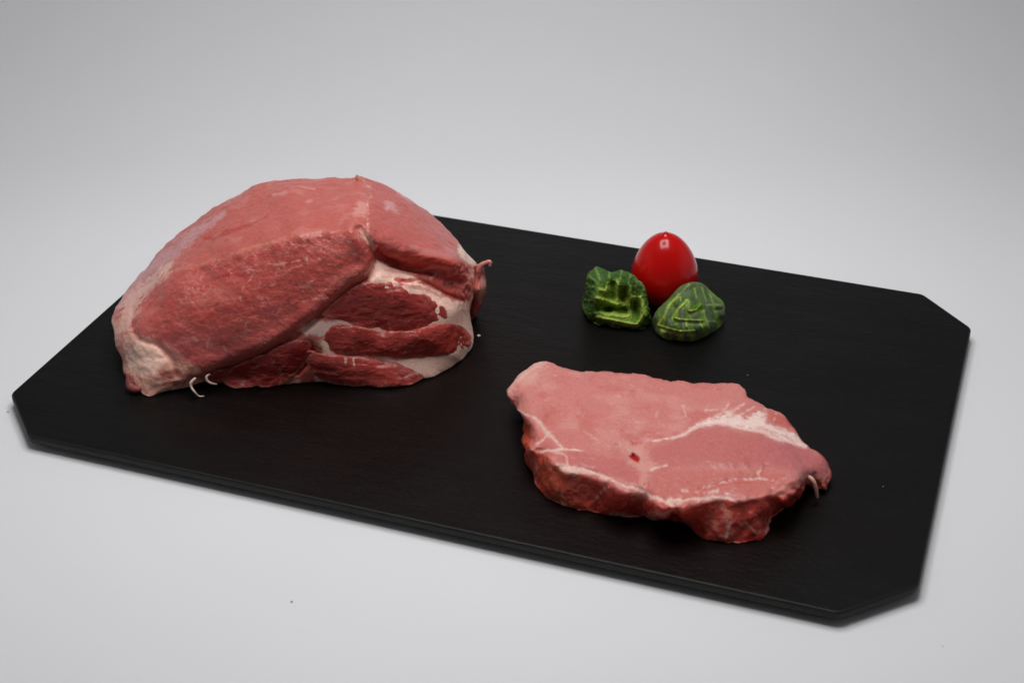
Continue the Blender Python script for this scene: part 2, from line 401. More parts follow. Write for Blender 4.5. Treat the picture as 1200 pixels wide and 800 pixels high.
# ------------------------------------------------------------------ colours of the meat
def C_(*a): return np.array(a, float)
LEAN = C_(.50, .110, .092); LEANP = C_(.58, .165, .140); DEEP = C_(.36, .045, .040); FAT = C_(.82, .53, .44)
PURP = C_(.42, .12, .135); ORANGE = C_(.60, .17, .10); BLOOD = C_(.45, .012, .012)
class Paint:
    def __init__(s, P, px, py, base):
        s.P = P; s.col = np.broadcast_to(base, P.shape).copy(); s.wet = np.zeros(P.shape[:2]) + .3
        s.n1 = fbm(P, 90, 4, 11); s.n2 = fbm(P, 90, 4, 29)
        s.px = px + s.n1 * 3.0; s.py = py + s.n2 * 3.0; s.rx = px; s.ry = py
        s.f = fbm(P, 420, 4, 41)
    def mix(s, c, m): s.col += (c - s.col) * np.clip(m, 0, 1)[..., None]
    def line(s, pts, wd, c, k=1., soft=.6, breakup=.0):
        """a band of fat or a seam along a line; wd may taper along it"""
        d, _, pos = dist_line(s.px, s.py, smooth_line(pts, 4)); ww = np.interp(pos, np.linspace(0, 1, len(wd)), wd) if hasattr(wd, '__len__') else wd
        ww = ww * (.75 + .9 * s.f + .5 * s.n2); ww = np.maximum(ww, .05)
        m = (1 - sstep(d, ww * soft, ww * (1.15 + (1 - soft)) + .5)) * sstep(ww, .1, .8)
        if breakup: m = m * sstep(s.f + .5 * s.n1, -breakup, .25)
        s.mix(c, m * k); return m * k
    def area(s, pts, c, k=1., soft=4, rough=0):
        d = sd_poly(s.px, s.py, pts) + s.f * rough; m = 1 - sstep(d, -soft, soft * .6); s.mix(c, m * k); return m * k
def webbing(P, scale, seed, stretch=(1, 1, 1), wd=.035):
    Q = P * np.array(stretch) + .006 * np.stack([fbm(P, 60, 3, seed + 1), fbm(P, 60, 3, seed + 2), fbm(P, 60, 3, seed + 3)], -1)
    return 1 - sstep(np.abs(fbm(Q, scale, 3, seed)), 0, wd)

# ------------------------------------------------------------------ the pork roast
def z1(*p): return [(110 + x / 2.665, 180 + y / 2.665) for x, y in p]
def z2(*p): return [(340 + x / 2.665, 180 + y / 2.665) for x, y in p]
def z6(*p): return [(400 + x / 5, 200 + y / 5) for x, y in p]
OUT_R = (z1((60, 500), (62, 545), (68, 600), (88, 640), (100, 690), (130, 725), (165, 757), (210, 746), (240, 737), (300, 728), (350, 712), (400, 714), (440, 724), (560, 722), (640, 716))
         + z2((60, 713), (130, 713), (260, 722), (350, 719), (400, 702), (440, 698), (500, 668), (545, 633), (569, 600), (571, 560), (560, 500), (572, 440), (583, 390), (583, 345), (560, 318),
              (530, 280), (500, 245), (440, 190), (380, 150), (320, 110), (260, 86), (212, 70), (195, 76), (130, 75), (60, 78))
         + [(348, 209), (325, 211.5), (300, 217.5), (275, 230.5), (250, 243.5), (225, 262), (200, 281), (184, 297)] + z1((168, 356), (146, 374), (110, 420), (85, 450)))
RIDGE = z1((150, 410), (210, 385), (280, 360), (350, 345), (450, 310), (560, 280), (640, 258)) + z2((60, 256), (120, 245), (215, 240))
BIGLOW = [(226, 443), (245, 439), (275, 428), (313, 412), (343, 394), (362, 379), (381, 364), (407, 341), (434, 321), (439, 304), (432, 285), (421, 268)]
FACET = z6((195, 400), (260, 440), (350, 470), (450, 485), (560, 490), (650, 510), (700, 530))
CREASE = z2((212, 72), (250, 110), (243, 180), (240, 220), (225, 245), (250, 270), (266, 300))
ctrl_r = []
def cr_(x, y, k, v): ctrl_r.append((x, y, k, v))
# contact with the board
for x, y in [(172, 464), (189, 461), (222, 455), (260, 449), (320, 451), (362, 449), (437, 451), (471, 450), (505, 442), (528, 431), (545, 418)]: cr_(x, y, 'z', .001)
cr_(146, 430, 'z', .010); cr_(135, 400, 'v', -.018); cr_(133, 378, 'v', -.005); cr_(142, 349, 'v', .018); cr_(166, 320, 'v', .040); cr_(190, 292, 'v', .055)
cr_(225, 262, 'v', .065); cr_(250, 243, 'v', .070); cr_(275, 230, 'v', .074); cr_(320, 213, 'v', .078); cr_(350, 209, 'v', .078); cr_(390, 208, 'v', .078); cr_(420, 207, 'v', .076)
cr_(460, 222, 'v', .078); cr_(505, 251, 'v', .076); cr_(528, 272, 'v', .070); cr_(550, 300, 'v', .055); cr_(558, 325, 'v', .042); cr_(553, 372, 'v', .022); cr_(554, 400, 'v', .010)
# ridge between the cut top and the front
for (x, y), v in zip(RIDGE, (.022, .010, .003, -.002, -.006, -.009, -.010, -.009, -.008, -.008)): cr_(x, y, 'v', v)
def ridge_rows(line, vs, up, dn, dup=10, ddn=10):
    for (x, y), v in zip(line, vs):
        z = (LOC + rays(x, y) * t_of(x, y, 'v', v))[2]
        cr_(x + 2, y - dup, 'z', z + up); cr_(x - 1, y + ddn, 'v', v - dn)
ridge_rows(RIDGE[3:], (-.002, -.006, -.009, -.010, -.009, -.008, -.008)[0:7], .0012, .003)
# big front muscle: bulges
for x, y, v in [(165, 375, -.016), (190, 365, -.018), (200, 400, -.030), (170, 410, -.030), (250, 345, -.021), (250, 390, -.032), (300, 330, -.022), (300, 370, -.031), (350, 320, -.021), (350, 355, -.027),
                (400, 300, -.018), (400, 325, -.021), (240, 425, -.036), (300, 405, -.034), (180, 440, -.040), (425, 300, -.012)]: cr_(x, y, 'v', v)
# top cut
for x, y, z in [(260, 285, .0735), (300, 262, .0815), (340, 240, .0885), (380, 240, .0900), (330, 262, .0865), (290, 245, .0775), (240, 280, .0665), (220, 292, .060)]: cr_(x, y, 'z', z)
# right top facet slopes down to the right
for x, y, v in [(445, 265, .006), (450, 240, .038), (480, 255, .040), (480, 280, .010), (510, 280, .030), (520, 292, .022)]: cr_(x, y, 'v', v)
for (x, y), v in zip(FACET, (-.006, -.004, -.001, .003, .008, .015, .024)): cr_(x, y, 'v', v)
for x, y, v in [(455, 305, .002), (480, 316, .003), (505, 325, .006), (530, 330, .014), (450, 325, -.012), (480, 335, -.010), (510, 350, -.004), (535, 365, .002)]: cr_(x, y, 'v', v)
# lower right: ends of the muscles
for x, y, v in [(420, 355, -.018), (460, 360, -.016), (500, 370, -.012), (380, 380, -.026), (430, 390, -.022), (480, 390, -.018), (530, 395, -.006), (380, 415, -.030), (440, 420, -.026), (500, 415, -.017), (535, 415, -.008),
                (340, 420, -.030), (300, 435, -.030)]: cr_(x, y, 'v', v)

def relief_r(X, Y):
    t = 0
    d, s, p = dist_line(X, Y, smooth_line(BIGLOW, 4)); t = t + .0045 * np.exp(-(d / 5) ** 2) - .0030 * np.exp(-((d - 11) / 10) ** 2) * (s < 0)
    d, s, p = dist_line(X, Y, smooth_line(CREASE, 4)); t = t + .0007 * np.exp(-(d / 3.5) ** 2)
    d, s, p = dist_line(X, Y, smooth_line(z6((205, 470), (260, 515), (330, 555), (400, 580), (480, 590), (600, 590)), 4)); t = t + .0055 * np.exp(-(d / 5) ** 2)
    d, s, p = dist_line(X, Y, smooth_line(z6((500, 600), (560, 625), (640, 640), (720, 660)), 4)); t = t + .0020 * np.exp(-(d / 4) ** 2)
    d, s, p = dist_line(X, Y, smooth_line(z6((360, 650), (480, 650), (600, 720), (700, 760)), 4)); t = t + .0030 * np.exp(-(d / 3) ** 2)
    d, s, p = dist_line(X, Y, smooth_line(z1((120, 480), (130, 570), (200, 600), (240, 640), (260, 690)), 4)); t = t + .0016 * np.exp(-(d / 4) ** 2)
    d, s, p = dist_line(X, Y, smooth_line([(245, 278), (270, 272), (295, 262), (312, 252)], 4)); t = t + .0011 * np.exp(-(d / 3) ** 2)
    d, s, p = dist_line(X, Y, smooth_line(z2((60, 600), (90, 620), (60, 640), (20, 680)), 4)); t = t + .0050 * np.exp(-(d / 4) ** 2)
    return t
def bump_r(P, px, py):
    fr = sd_poly(px, py, RIDGE + [(440, 300), (380, 365), (300, 420), (230, 445), (150, 400)])
    inside = 1 - sstep(fr, -8, 6)
    low = 1 - sstep(sd_poly(px, py, [(385, 362), (430, 335), (520, 355), (560, 380), (560, 430), (500, 450), (240, 455), (270, 425), (340, 398)]), -4, 4)
    b = (.0010 * fbm(P, 55, 3, 3) + .0005 * fbm(P, 240, 3, 9)) * (1 - .75 * low)
    fibre = fbm(P @ np.stack([E1 * .35, N1, C_(.0, 0, 1)]).T, 210, 4, 21)
    b = b + inside * (.00035 * fibre + .0003 * np.abs(fbm(P, 130, 3, 17)))
    fat = 1 - sstep(sd_poly(px, py, [(135, 378), (150, 388), (190, 410), (240, 430), (240, 455), (180, 466), (145, 440)]), -6, 6)
    b = b + fat * (.0011 * fbm(P, 85, 3, 33))
    und = 1 - sstep(sd_poly(px, py, z6((200, 430), (700, 540), (780, 600), (740, 760), (560, 680), (300, 560))), -4, 4)
    return b + und * .0020 * fbm(P @ np.stack([E1 * .5, N1, C_(0, 0, 1)]).T, 170, 3, 51)
def paint_r(P, px, py, N):
    p = Paint(P, px, py, LEAN); X, Y = p.px, p.py
    p.mix(LEANP, .30 + .5 * p.n2)
    # top cut: paler, even
    top = sd_poly(X, Y, [(100, 330), (150, 300), (300, 190), (425, 195), (440, 230), (425, 262)] + RIDGE[::-1])
    mt = 1 - sstep(top, -5, 5); p.mix(C_(.54, .145, .118), mt * .85); p.mix(C_(.62, .24, .215), mt * sstep(p.n1, .1, .6) * .6)
    # silverskin along the left shoulder
    p.line([(140, 355), (165, 325), (200, 298), (235, 268), (262, 250)], [8, 9, 9, 7, 3], C_(.58, .32, .33), .75, .3)
    p.line(z1((350, 265), (400, 255), (470, 230), (540, 195)), [4, 3, 2, 1], C_(.46, .06, .04), .75)
    p.line(RIDGE[1:], [3.5], C_(.70, .28, .20), .6, .4)
    p.line(RIDGE[1:6], [2], FAT, .3, .4, .1)
    for q in (((640, 100), (690, 110)), ((660, 150), (680, 148)), ((560, 130), (600, 122))): p.line(z1(*q), 1.3, C_(.68, .34, .30), .6)
    # front muscle
    fr = sd_poly(X, Y, RIDGE + BIGLOW[::-1] + [(190, 420), (150, 385)]); mf = 1 - sstep(fr, -4, 5)
    p.mix(C_(.50, .095, .080), mf * .9)
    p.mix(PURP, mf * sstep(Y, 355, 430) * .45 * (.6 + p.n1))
    streak = fbm(P @ np.stack([E1 * .28, N1, C_(-.2, 0, 1)]).T, 150, 4, 77)
    p.mix(C_(.42, .065, .055), mf * sstep(streak, .05, .5) * .3); p.mix(C_(.62, .23, .19), mf * sstep(-streak, .1, .55) * .4)
    wb = webbing(P, 85, 61, (.55, 1, 1.2), .045) * sstep(p.f + p.n1, -.15, .4)
    p.mix(C_(.72, .38, .35), mf * wb * (.15 + .45 * sstep(X, 250, 400)) )
    wb2 = webbing(P, 160, 91, (.4, 1, 1.3), .06) * sstep(vnoise(P, 50, 5), .0, .6)
    p.mix(C_(.66, .32, .30), mf * wb2 * .45)
    for q in (((400, 380), (440, 378), (490, 395)), ((330, 520), (370, 500), (395, 460)), ((520, 430), (560, 415))): p.line(z1(*q), [2.5, 2, 1], BLOOD, .35, .4)
    for q in (((480, 400), (455, 440), (475, 500), (470, 560)), ((440, 470), (500, 480)), ((310, 575), (330, 590)), ((365, 580), (355, 610)), ((400, 590), (420, 620)), ((600, 380), (580, 370)),
              ((540, 500), (560, 490)), ((560, 350), (650, 330)), ((560, 300), (530, 285)), ((620, 420), (690, 430))): p.line(z1(*q), [.7, 1.2, .5], C_(.72, .40, .35), .5, .4, .1)
    for q in (((0, 420), (60, 400), (150, 385), (230, 375)), ((60, 300), (110, 345), (180, 350)), ((20, 330), (90, 330)), ((130, 300), (200, 310), (250, 300)), ((0, 475), (60, 455), (120, 450))): p.line(z2(*q), [.7, 1.2, .6], C_(.70, .38, .35), .5, .4, .15)
    # left fat rim and the fat end
    p.line([(200, 312), (178, 330), (158, 350), (146, 375), (143, 395)], [4, 8, 9, 10, 8], C_(.74, .44, .37), .85, .4)
    p.area([(128, 372), (150, 382), (165, 392), (200, 402), (215, 418), (235, 432), (250, 446), (200, 466), (150, 470), (128, 410)], C_(.82, .44, .34), .92, 5, 4)
    p.area([(146, 405), (168, 400), (188, 410), (196, 425), (180, 440), (160, 440), (148, 425)], C_(.92, .58, .46), .95, 5, 4)
    p.area([(183, 435), (205, 432), (222, 442), (215, 452), (190, 452)], C_(.62, .20, .16), .8, 4, 5)
    p.area([(134, 388), (144, 392), (146, 412), (136, 410)], C_(.66, .27, .20), .8, 3)
    p.line([(190, 448), (200, 444), (213, 447)], [1.5], FAT, .8); p.line([(165, 395), (158, 388), (143, 390)], [1.8], BLOOD, .4)
    p.area(z1((200, 540), (300, 600), (310, 690), (250, 650), (190, 600)), C_(.40, .10, .10), .55, 6, 4)
    # fat and silverskin between the muscles, lower middle
    p.area(z1((300, 700), (420, 660), (540, 612), (640, 568), (700, 560), (700, 720), (400, 730)), C_(.50, .14, .12), .8, 3)
    p.area(z2((20, 555), (70, 520), (140, 515), (150, 540), (95, 575), (50, 570)), C_(.84, .60, .52), .9, 4, 3)
    p.line(z2((150, 545), (110, 585), (80, 605), (60, 610)), [4, 4, 3], C_(.72, .36, .28), .8)
    p.area(z2((40, 620), (70, 590), (95, 610), (75, 640), (40, 690), (0, 700)), C_(.66, .10, .06), .85, 4)
    p.line(z2((70, 605), (88, 608)), [2.5], BLOOD, .9)
    p.line(z1((640, 712), (585, 722)), [3, 2], FAT, .7)
    # lower right fat field carrying the three muscle ends
    p.area(z2((235, 405), (270, 330), (340, 360), (420, 380), (480, 440), (560, 470), (590, 560), (560, 640), (440, 720), (330, 730), (80, 720), (60, 630), (150, 530), (110, 495)), C_(.92, .60, .49), .95, 3, 4)
    p.line(z2((240, 405), (330, 408), (420, 425), (470, 445)), [2], C_(.45, .14, .13), .6)
    p.line(z2((330, 395), (385, 400)), [3, 1], BLOOD, .8); p.line(z2((405, 402), (440, 408)), [2.2, 1], BLOOD, .8)
    for q in (((290, 385), (360, 388), (440, 420)), ((300, 365), (360, 375), (420, 390))): p.line(z2(*q), [1.2], C_(.60, .30, .27), .5)
    # right facet
    m = p.area(CREASE + FACET + z2((560, 320), (500, 230), (380, 130), (260, 60)), C_(.51, .13, .115), .9, 3)
    p.mix(C_(.52, .11, .09), m * sstep(p.n1, .0, .5) * .4)
    p.line(z6((640, 490), (500, 470), (400, 440)), [5, 4, 3], C_(.62, .33, .32), .35, .3)
    p.area(z6((240, 190), (300, 180), (335, 240), (270, 240)), C_(.68, .40, .40), .7, 5, 6)
    p.line(z6((340, 130), (420, 190)), [3, 1], C_(.66, .38, .37), .5, .3)
    p.area(z6((190, 410), (260, 445), (450, 490), (700, 535), (720, 570), (560, 590), (400, 590), (280, 540), (205, 490)), C_(.48, .05, .035), .9, 3)
    p.area(z6((380, 600), (560, 600), (740, 560), (800, 640), (770, 790), (640, 750), (480, 660)), C_(.50, .085, .07), .9, 3)
    p.line(z6((400, 575), (480, 580), (540, 570), (640, 575)), [1.8], C_(.68, .22, .17), .7, .4)
    p.line(z6((770, 590), (790, 680), (770, 780)), [6, 6, 6], C_(.74, .42, .34), .8, .3)
    p.area(z6((690, 420), (720, 440), (790, 520), (800, 560), (760, 560), (700, 510), (675, 480)), C_(.82, .60, .48), .95, 3, 3)
    p.line(z6((560, 610), (530, 640)), [1.5], FAT, .5)
    # the seam of fat between the top cut and the right facet
    p.line(CREASE, [.8, 1.6, 1.2, 1.8, 4, 4, 2.4], C_(.74, .44, .36), .8, .2, .2)
    p.area(z2((190, 180), (215, 150), (245, 160), (235, 200), (200, 195)), C_(.74, .42, .37), .55, 5, 6)
    p.area(z2((212, 235), (245, 240), (262, 290), (240, 280)), C_(.80, .52, .42), .8, 4, 3)
    wet = .3 + .25 * mf + .6 * mf * sstep(wb + wb2, .3, 1) + .45 * p.n1
    p.wet = np.clip(wet, 0, 1)
    web = (.06 + mf * (.25 + .45 * sstep(X, 230, 330)))[..., None]
    return np.concatenate([np.clip(p.col, .005, .9), web], -1), p.wet

roast_o = pt(350, 400)
roast_o[2] = 0.0
roast = empty('pork_roast', roast_o)
tag(roast, 'large raw pork joint with cut flat top and layered fat at its right end', 'roast')
blob('meat', OUT_R, ctrl_r, (345, 345), MEAT, paint_r, nA=1500, nR=330, nB=60, s0=.86, rr=.012, back=.10,
     relief=relief_r, bump=bump_r, parent=roast, origin=roast_o, outj=1.2)

FIT_R = tps_fit(np.array([c[:2] for c in ctrl_r], float), np.array([t_of(*c) for c in ctrl_r]), 1e-3)
def lobe(pts, v, dz, base, name='muscle', extra=None, rr=.0022, s0=.7, back=.012, nA=420, nR=90, fl=.0008, cz=None, tilt=0.0):
    """end of a muscle lying between the layers of fat"""
    pts = np.array(pts); c = pts.mean(0) if cz is None else np.array(cz); pts = c + (pts - c) * np.array([1.05, 1.14])
    lo, hi = pts[:, 1].min(), pts[:, 1].max()
    def bt(x, y):
        x, y = np.array([[float(x)]]), np.array([[float(y)]])
        t = (tps(FIT_R, x, y) + relief_r(x, y) * .3)[0, 0]; return min(t, (floor_z - LOC[2]) / rays(x[0, 0], y[0, 0])[2])
    floor_z = .001
    ctrl = [(x, y, 't', bt(x, y) - .0012) for x, y in pts] + [(c[0] + (x - c[0]) * .6, c[1] + (y - c[1]) * .6, 't', bt(c[0] + (x - c[0]) * .6, c[1] + (y - c[1]) * .6) - dz) for x, y in pts[::2]] + [(c[0], c[1], 't', bt(*c) - dz - .0008)]; base = base * np.array([.84, .62, .60])
    def paint(P, px, py, N):
        base_ = base; p = Paint(P, px, py, base)
        st = fbm(P @ np.stack([E1 * .3, N1, C_(0, 0, 1)]).T, 220, 4, 7)
        p.mix(base * .62, sstep(st, .0, .5) * .5); p.mix(base * 1.2 + .02, sstep(-st, .1, .6) * .35)
        p.mix(C_(.70, .42, .38), webbing(P, 110, 13, (.5, 1, 1), .03) * sstep(p.n1, .1, .5) * .35)
        d = sd_poly(px, py, pts); p.mix(C_(.66, .28, .22), sstep(d + p.f * 3, -3.5, 0) * .45)
        if extra: extra(p)
        return np.clip(p.col, .005, .9), np.clip(.6 + .4 * p.n2, 0, 1)
    return blob(name, pts, ctrl, tuple(c), MEAT, paint, nA=nA, nR=nR, nB=14, s0=s0, rr=rr, back=back, parent=roast, origin=roast_o,
                bump=lambda P, a, b: .0007 * fbm(P, 120, 3, 3) + .0005 * fbm(P @ np.stack([E1 * .4, N1, C_(0, 0, 1)]).T, 330, 3, 8), floor=fl, lam=1e-4, outj=2.0)
def vmap(x, y):                                    # depth of the joint's lower front at its layers
    return -.0265 + .017 * sstep(x, 380, 545) - .004 * sstep(y, 370, 430) + .004 * sstep(-y, -350, -330)
LB = 1
lobe(z2((110, 495), (180, 435), (240, 407), (330, 412), (390, 437), (440, 452), (478, 480), (483, 505), (460, 520), (400, 538), (330, 546), (230, 533), (150, 513)), lambda x, y: vmap(x, y) + .004, .002, C_(.40, .062, .055), cz=(450, 357))
lobe(z2((92, 600), (130, 548), (162, 532), (200, 542), (300, 558), (400, 550), (450, 536), (500, 535), (535, 550), (552, 575), (545, 600), (500, 618), (430, 630), (340, 634), (240, 624), (150, 620)), lambda x, y: vmap(x, y) + .002, .0035, C_(.43, .070, .055), cz=(462, 398))
lobe(z2((58, 645), (75, 628), (110, 628), (180, 634), (260, 642), (320, 652), (365, 668), (405, 688), (400, 704), (350, 720), (260, 723), (150, 715), (100, 700), (70, 680)), lambda x, y: vmap(x, y) + .0005, .0035, C_(.50, .10, .085), cz=(425, 435),
     extra=lambda p: (p.line(z2((350, 660), (400, 680), (360, 700)), [1.2], FAT, .6), p.line(z2((200, 640), (202, 660)), [1.5], FAT, .7), p.line(z2((175, 640), (176, 655)), [1.2], FAT, .6), p.area(z2((300, 645), (420, 660), (420, 710), (330, 700)), C_(.36, .10, .09), .6, 5)))
lobe(z1((405, 700), (415, 680), (440, 662), (520, 632), (590, 603), (650, 590), (672, 600), (665, 640), (640, 670), (610, 702), (560, 720), (480, 722), (430, 720)), lambda x, y: -.0325, .002, C_(.40, .050, .045), cz=(312, 430))
lobe(z1((345, 700), (380, 680), (420, 668), (440, 672), (425, 700), (400, 712), (365, 712)), lambda x, y: -.0335, .001, C_(.40, .10, .08), cz=(259, 440), nA=160, nR=40)

# dark flap of trimming hanging behind the right end, with its curl
flap_pts = [(552, 318), (557, 311), (563, 309), (567, 316), (570, 330), (569, 345), (564, 358), (558, 369), (550, 372), (546, 345)]
blob('trimming_flap', flap_pts, [(x, y, 'v', .045 + .01 * (x < 556)) for x, y in flap_pts] + [(560, 340, 'v', .036)], (558, 340), MEAT,
     lambda P, px, py, N: (lambda p: (p.mix(C_(.62, .28, .22), sstep(p.n1, -.2, .5) * .7), p.line([(558, 312), (566, 330), (562, 355)], 2.5, C_(.72, .42, .36), .6), (np.clip(p.col, 0, .9), p.wet))[-1])(Paint(P, px, py, C_(.46, .12, .11))),
     nA=200, nR=50, nB=14, s0=.3, rr=.006, back=.012, parent=roast, origin=roast_o, bump=lambda P, a, b: .001 * fbm(P, 150, 3, 4), outj=2)
def p3(*a): return [pt(x, y, k, v) for x, y, k, v in a]
tube('trimming_curl', p3((561, 318, 'v', .046), (564, 311, 'v', .046), (569, 308, 'v', .046), (574, 307, 'v', .046), (574, 312, 'v', .045)), [.0020, .0017, .0014, .0014, .0008], STRANDM, roast, origin=roast_o)
# loose white strands at the foot of the joint
tube('fat_strand', p3((229, 443, 'v', -.0415), (224, 448, 'v', -.043), (224, 453, 'v', -.044), (228, 459, 'v', -.0455), (233, 464, 'z', .0012), (239, 464, 'z', .0012)), [.0008, .0009, .0007, .0006, .0005, .0003], FATM, roast, origin=roast_o)
tube('fat_strand', p3((246, 438, 'v', -.037), (242, 441, 'v', -.039), (243, 446, 'v', -.0395), (248, 449, 'v', -.039), (254, 450, 'v', -.037)), [.0004, .0007, .0008, .0007, .0004], FATM, roast, origin=roast_o)
tube('trimming_scrap', p3((150, 438, 'z', .010), (151, 447, 'z', .006), (153, 453, 'z', .0035), (159, 456, 'z', .003), (166, 455, 'z', .003)), [.001, .0020, .0026, .0024, .0012], SCRAPM, roast, origin=roast_o)
# little ragged points on the top line
tube('skin_shred', p3((421, 212, 'v', .073), (419, 208, 'v', .073), (418, 205, 'v', .073)), [.0022, .0014, .0004], STRANDM, roast, origin=roast_o)

# ------------------------------------------------------------------ the pork steak
def s4(*p): return [(580 + x / 3.2, 400 + y / 3.2) for x, y in p]
def s5(*p): return [(780 + x / 3.2, 400 + y / 3.2) for x, y in p]
OUT_S = (s4((45, 185), (75, 140), (130, 95), (170, 73), (215, 80), (240, 95), (330, 112), (420, 115), (540, 125), (620, 143))
         + s5((0, 150), (60, 149), (150, 155), (255, 158), (295, 182), (305, 210), (340, 225), (380, 250), (430, 275), (480, 325), (520, 382), (590, 430), (615, 470), (619, 510), (606, 548), (592, 556), (578, 530), (560, 520), (535, 535), (520, 550),
              (480, 600), (400, 660), (380, 720), (340, 748), (240, 752), (160, 745), (80, 700), (30, 675))
         + s4((620, 672), (560, 655), (500, 660), (440, 650), (360, 640), (290, 628), (240, 605), (170, 565), (140, 500), (110, 440), (118, 405), (100, 368), (112, 335), (112, 300), (80, 252), (50, 225)))
TOPE = (s4((85, 262), (125, 310), (140, 350), (130, 405), (165, 408), (205, 440), (232, 468), (290, 490), (400, 520), (500, 565), (600, 605), (640, 622))
        + s5((30, 612), (60, 620), (150, 605), (200, 587), (270, 597), (330, 590), (380, 577), (440, 578), (480, 555), (505, 530)))
ctrl_s = []
zt = .0235
for x, y in s4((45, 185), (75, 140), (130, 95), (170, 73), (240, 95), (330, 112), (420, 115), (540, 125)) + s5((0, 150), (150, 155), (255, 158)): ctrl_s.append((x, y, 'z', .020))
for x, y in s4((95, 180), (180, 130), (330, 180), (480, 170), (250, 250), (400, 300), (200, 300), (520, 300), (600, 250)) + s5((60, 220), (180, 220), (100, 290)): ctrl_s.append((x, y, 'z', .0225))
for x, y, z in [(886, 470, .0195), (899, 478, .018), (914, 486, .017), (930, 501, .016), (946, 524, .016), (964, 534, .014), (972, 548, .010), (973, 560, .007), (966, 573, .004), (958, 562, .009), (945, 568, .006), (900, 500, .022), (920, 520, .0215), (940, 540, .0185), (955, 550, .0145)]: ctrl_s.append((x, y, 'z', z))
for x, y, z in [(860, 505, .0245), (880, 520, .025), (850, 530, .026), (820, 515, .0245), (900, 540, .024), (800, 540, .0245), (820, 560, .0245), (860, 560, .0245), (900, 562, .023)]: ctrl_s.append((x, y, 'z', z))
for x, y, z in [(744, 536, .0205), (700, 540, .024), (760, 560, .024), (680, 520, .024), (720, 510, .0235)]: ctrl_s.append((x, y, 'z', z))
for i, (x, y) in enumerate(TOPE):
    ctrl_s.append((x, y, 'z', .0235 if 4 < i < 19 else .021))
for i, (x, y) in enumerate(TOPE):
    if 5 < i < 22:
        ctrl_s.append((x, y - 6, 'z', .0238)); ctrl_s.append((x, y + 6, 'z', .0200))
# the front face: nearly upright between the top edge and the board
for (x, y), z in [((655, 575), .011), ((700, 572), .015), ((700, 585), .008), ((750, 590), .010), ((790, 601), .006), ((820, 605), .014), ((850, 610), .013), ((870, 625), .005), ((885, 600), .017), ((900, 595), .015), ((640, 555), .013), ((628, 545), .012), ((620, 512), .016), ((915, 590), .008)]:
    ctrl_s.append((x, y, 'z', z))
for x, y in s5((480, 600), (400, 660), (380, 720), (340, 748), (240, 752), (160, 745), (80, 700), (30, 675)) + s4((620, 672), (560, 655), (440, 650), (360, 640), (290, 628), (240, 605), (170, 565)): ctrl_s.append((x, y, 'z', .0006))
for x, y, z in [(624, 556, .004), (614, 536, .006), (611, 514, .008), (614, 500, .012), (605, 478, .015), (596, 470, .017)]: ctrl_s.append((x, y, 'z', z))
SEAM_A = s4((560, 375), (620, 372), (670, 368)) + s5((0, 370), (60, 355), (110, 325), (160, 305), (230, 308), (300, 325), (390, 350), (470, 375), (520, 392))
SEAM_B = s4((235, 465), (290, 478), (340, 480), (430, 512), (540, 555), (600, 590), (660, 615)) + s5((0, 600), (60, 597))
def relief_s(X, Y):
    t = 0
    for L_, wd, a in ((SEAM_A, 3.0, .0011), (SEAM_B, 3.5, .0010), (s4((90, 262), (150, 290), (200, 345), (250, 400)), 3, .0008), (s4((160, 408), (240, 405), (330, 410)), 2.5, .0006), (s4((460, 390), (520, 430), (560, 470), (570, 540)), 3, .0010),
                      (s5((60, 560), (150, 550), (250, 520), (350, 512), (375, 470)), 3, .0010), (s5((400, 560), (440, 520), (500, 505)), 3, .0010), (s4((240, 600), (250, 540), (235, 480)), 4, .0022), (s4((380, 640), (400, 580), (420, 540)), 4, .0016),
                      (s5((130, 740), (110, 660), (90, 620)), 5, .0018), (s5((300, 700), (290, 640), (270, 600)), 5, .0014), (s5((400, 640), (395, 600)), 4, .0015), (s4((150, 560), (170, 500), (165, 440)), 4, .0018)):
        d, s, p = dist_line(X, Y, smooth_line(L_, 3)); t = t + a * np.exp(-(d / wd) ** 2)
    d, s, p = dist_line(X, Y, [(742, 534), (747, 538)]); t = t + .0035 * np.exp(-(d / 3) ** 2)
    d = sd_poly(X, Y, s5((0, 380), (110, 330), (230, 312), (390, 355), (600, 440), (610, 500), (480, 500), (380, 480), (200, 480), (0, 460))); t = t - .0012 * (1 - sstep(d, -10, 0))
    return t
TOP_POLY = s4((45, 185), (130, 90), (200, 70), (640, 130)) + s5((200, 145), (320, 200), (500, 340), (620, 470), (620, 520)) + TOPE[::-1]
def bump_s(P, px, py):
    side = sstep(sd_poly(px, py, TOP_POLY), -2, 6)
    b = .0007 * fbm(P, 90, 3, 3) + .00035 * fbm(P, 330, 3, 9)
    low = sstep(py, 540, 590)
    return b + side * (.0018 * fbm(P * C_(1, 1, .9), 80, 3, 31)) + low * .0005 * fbm(P, 260, 3, 12)
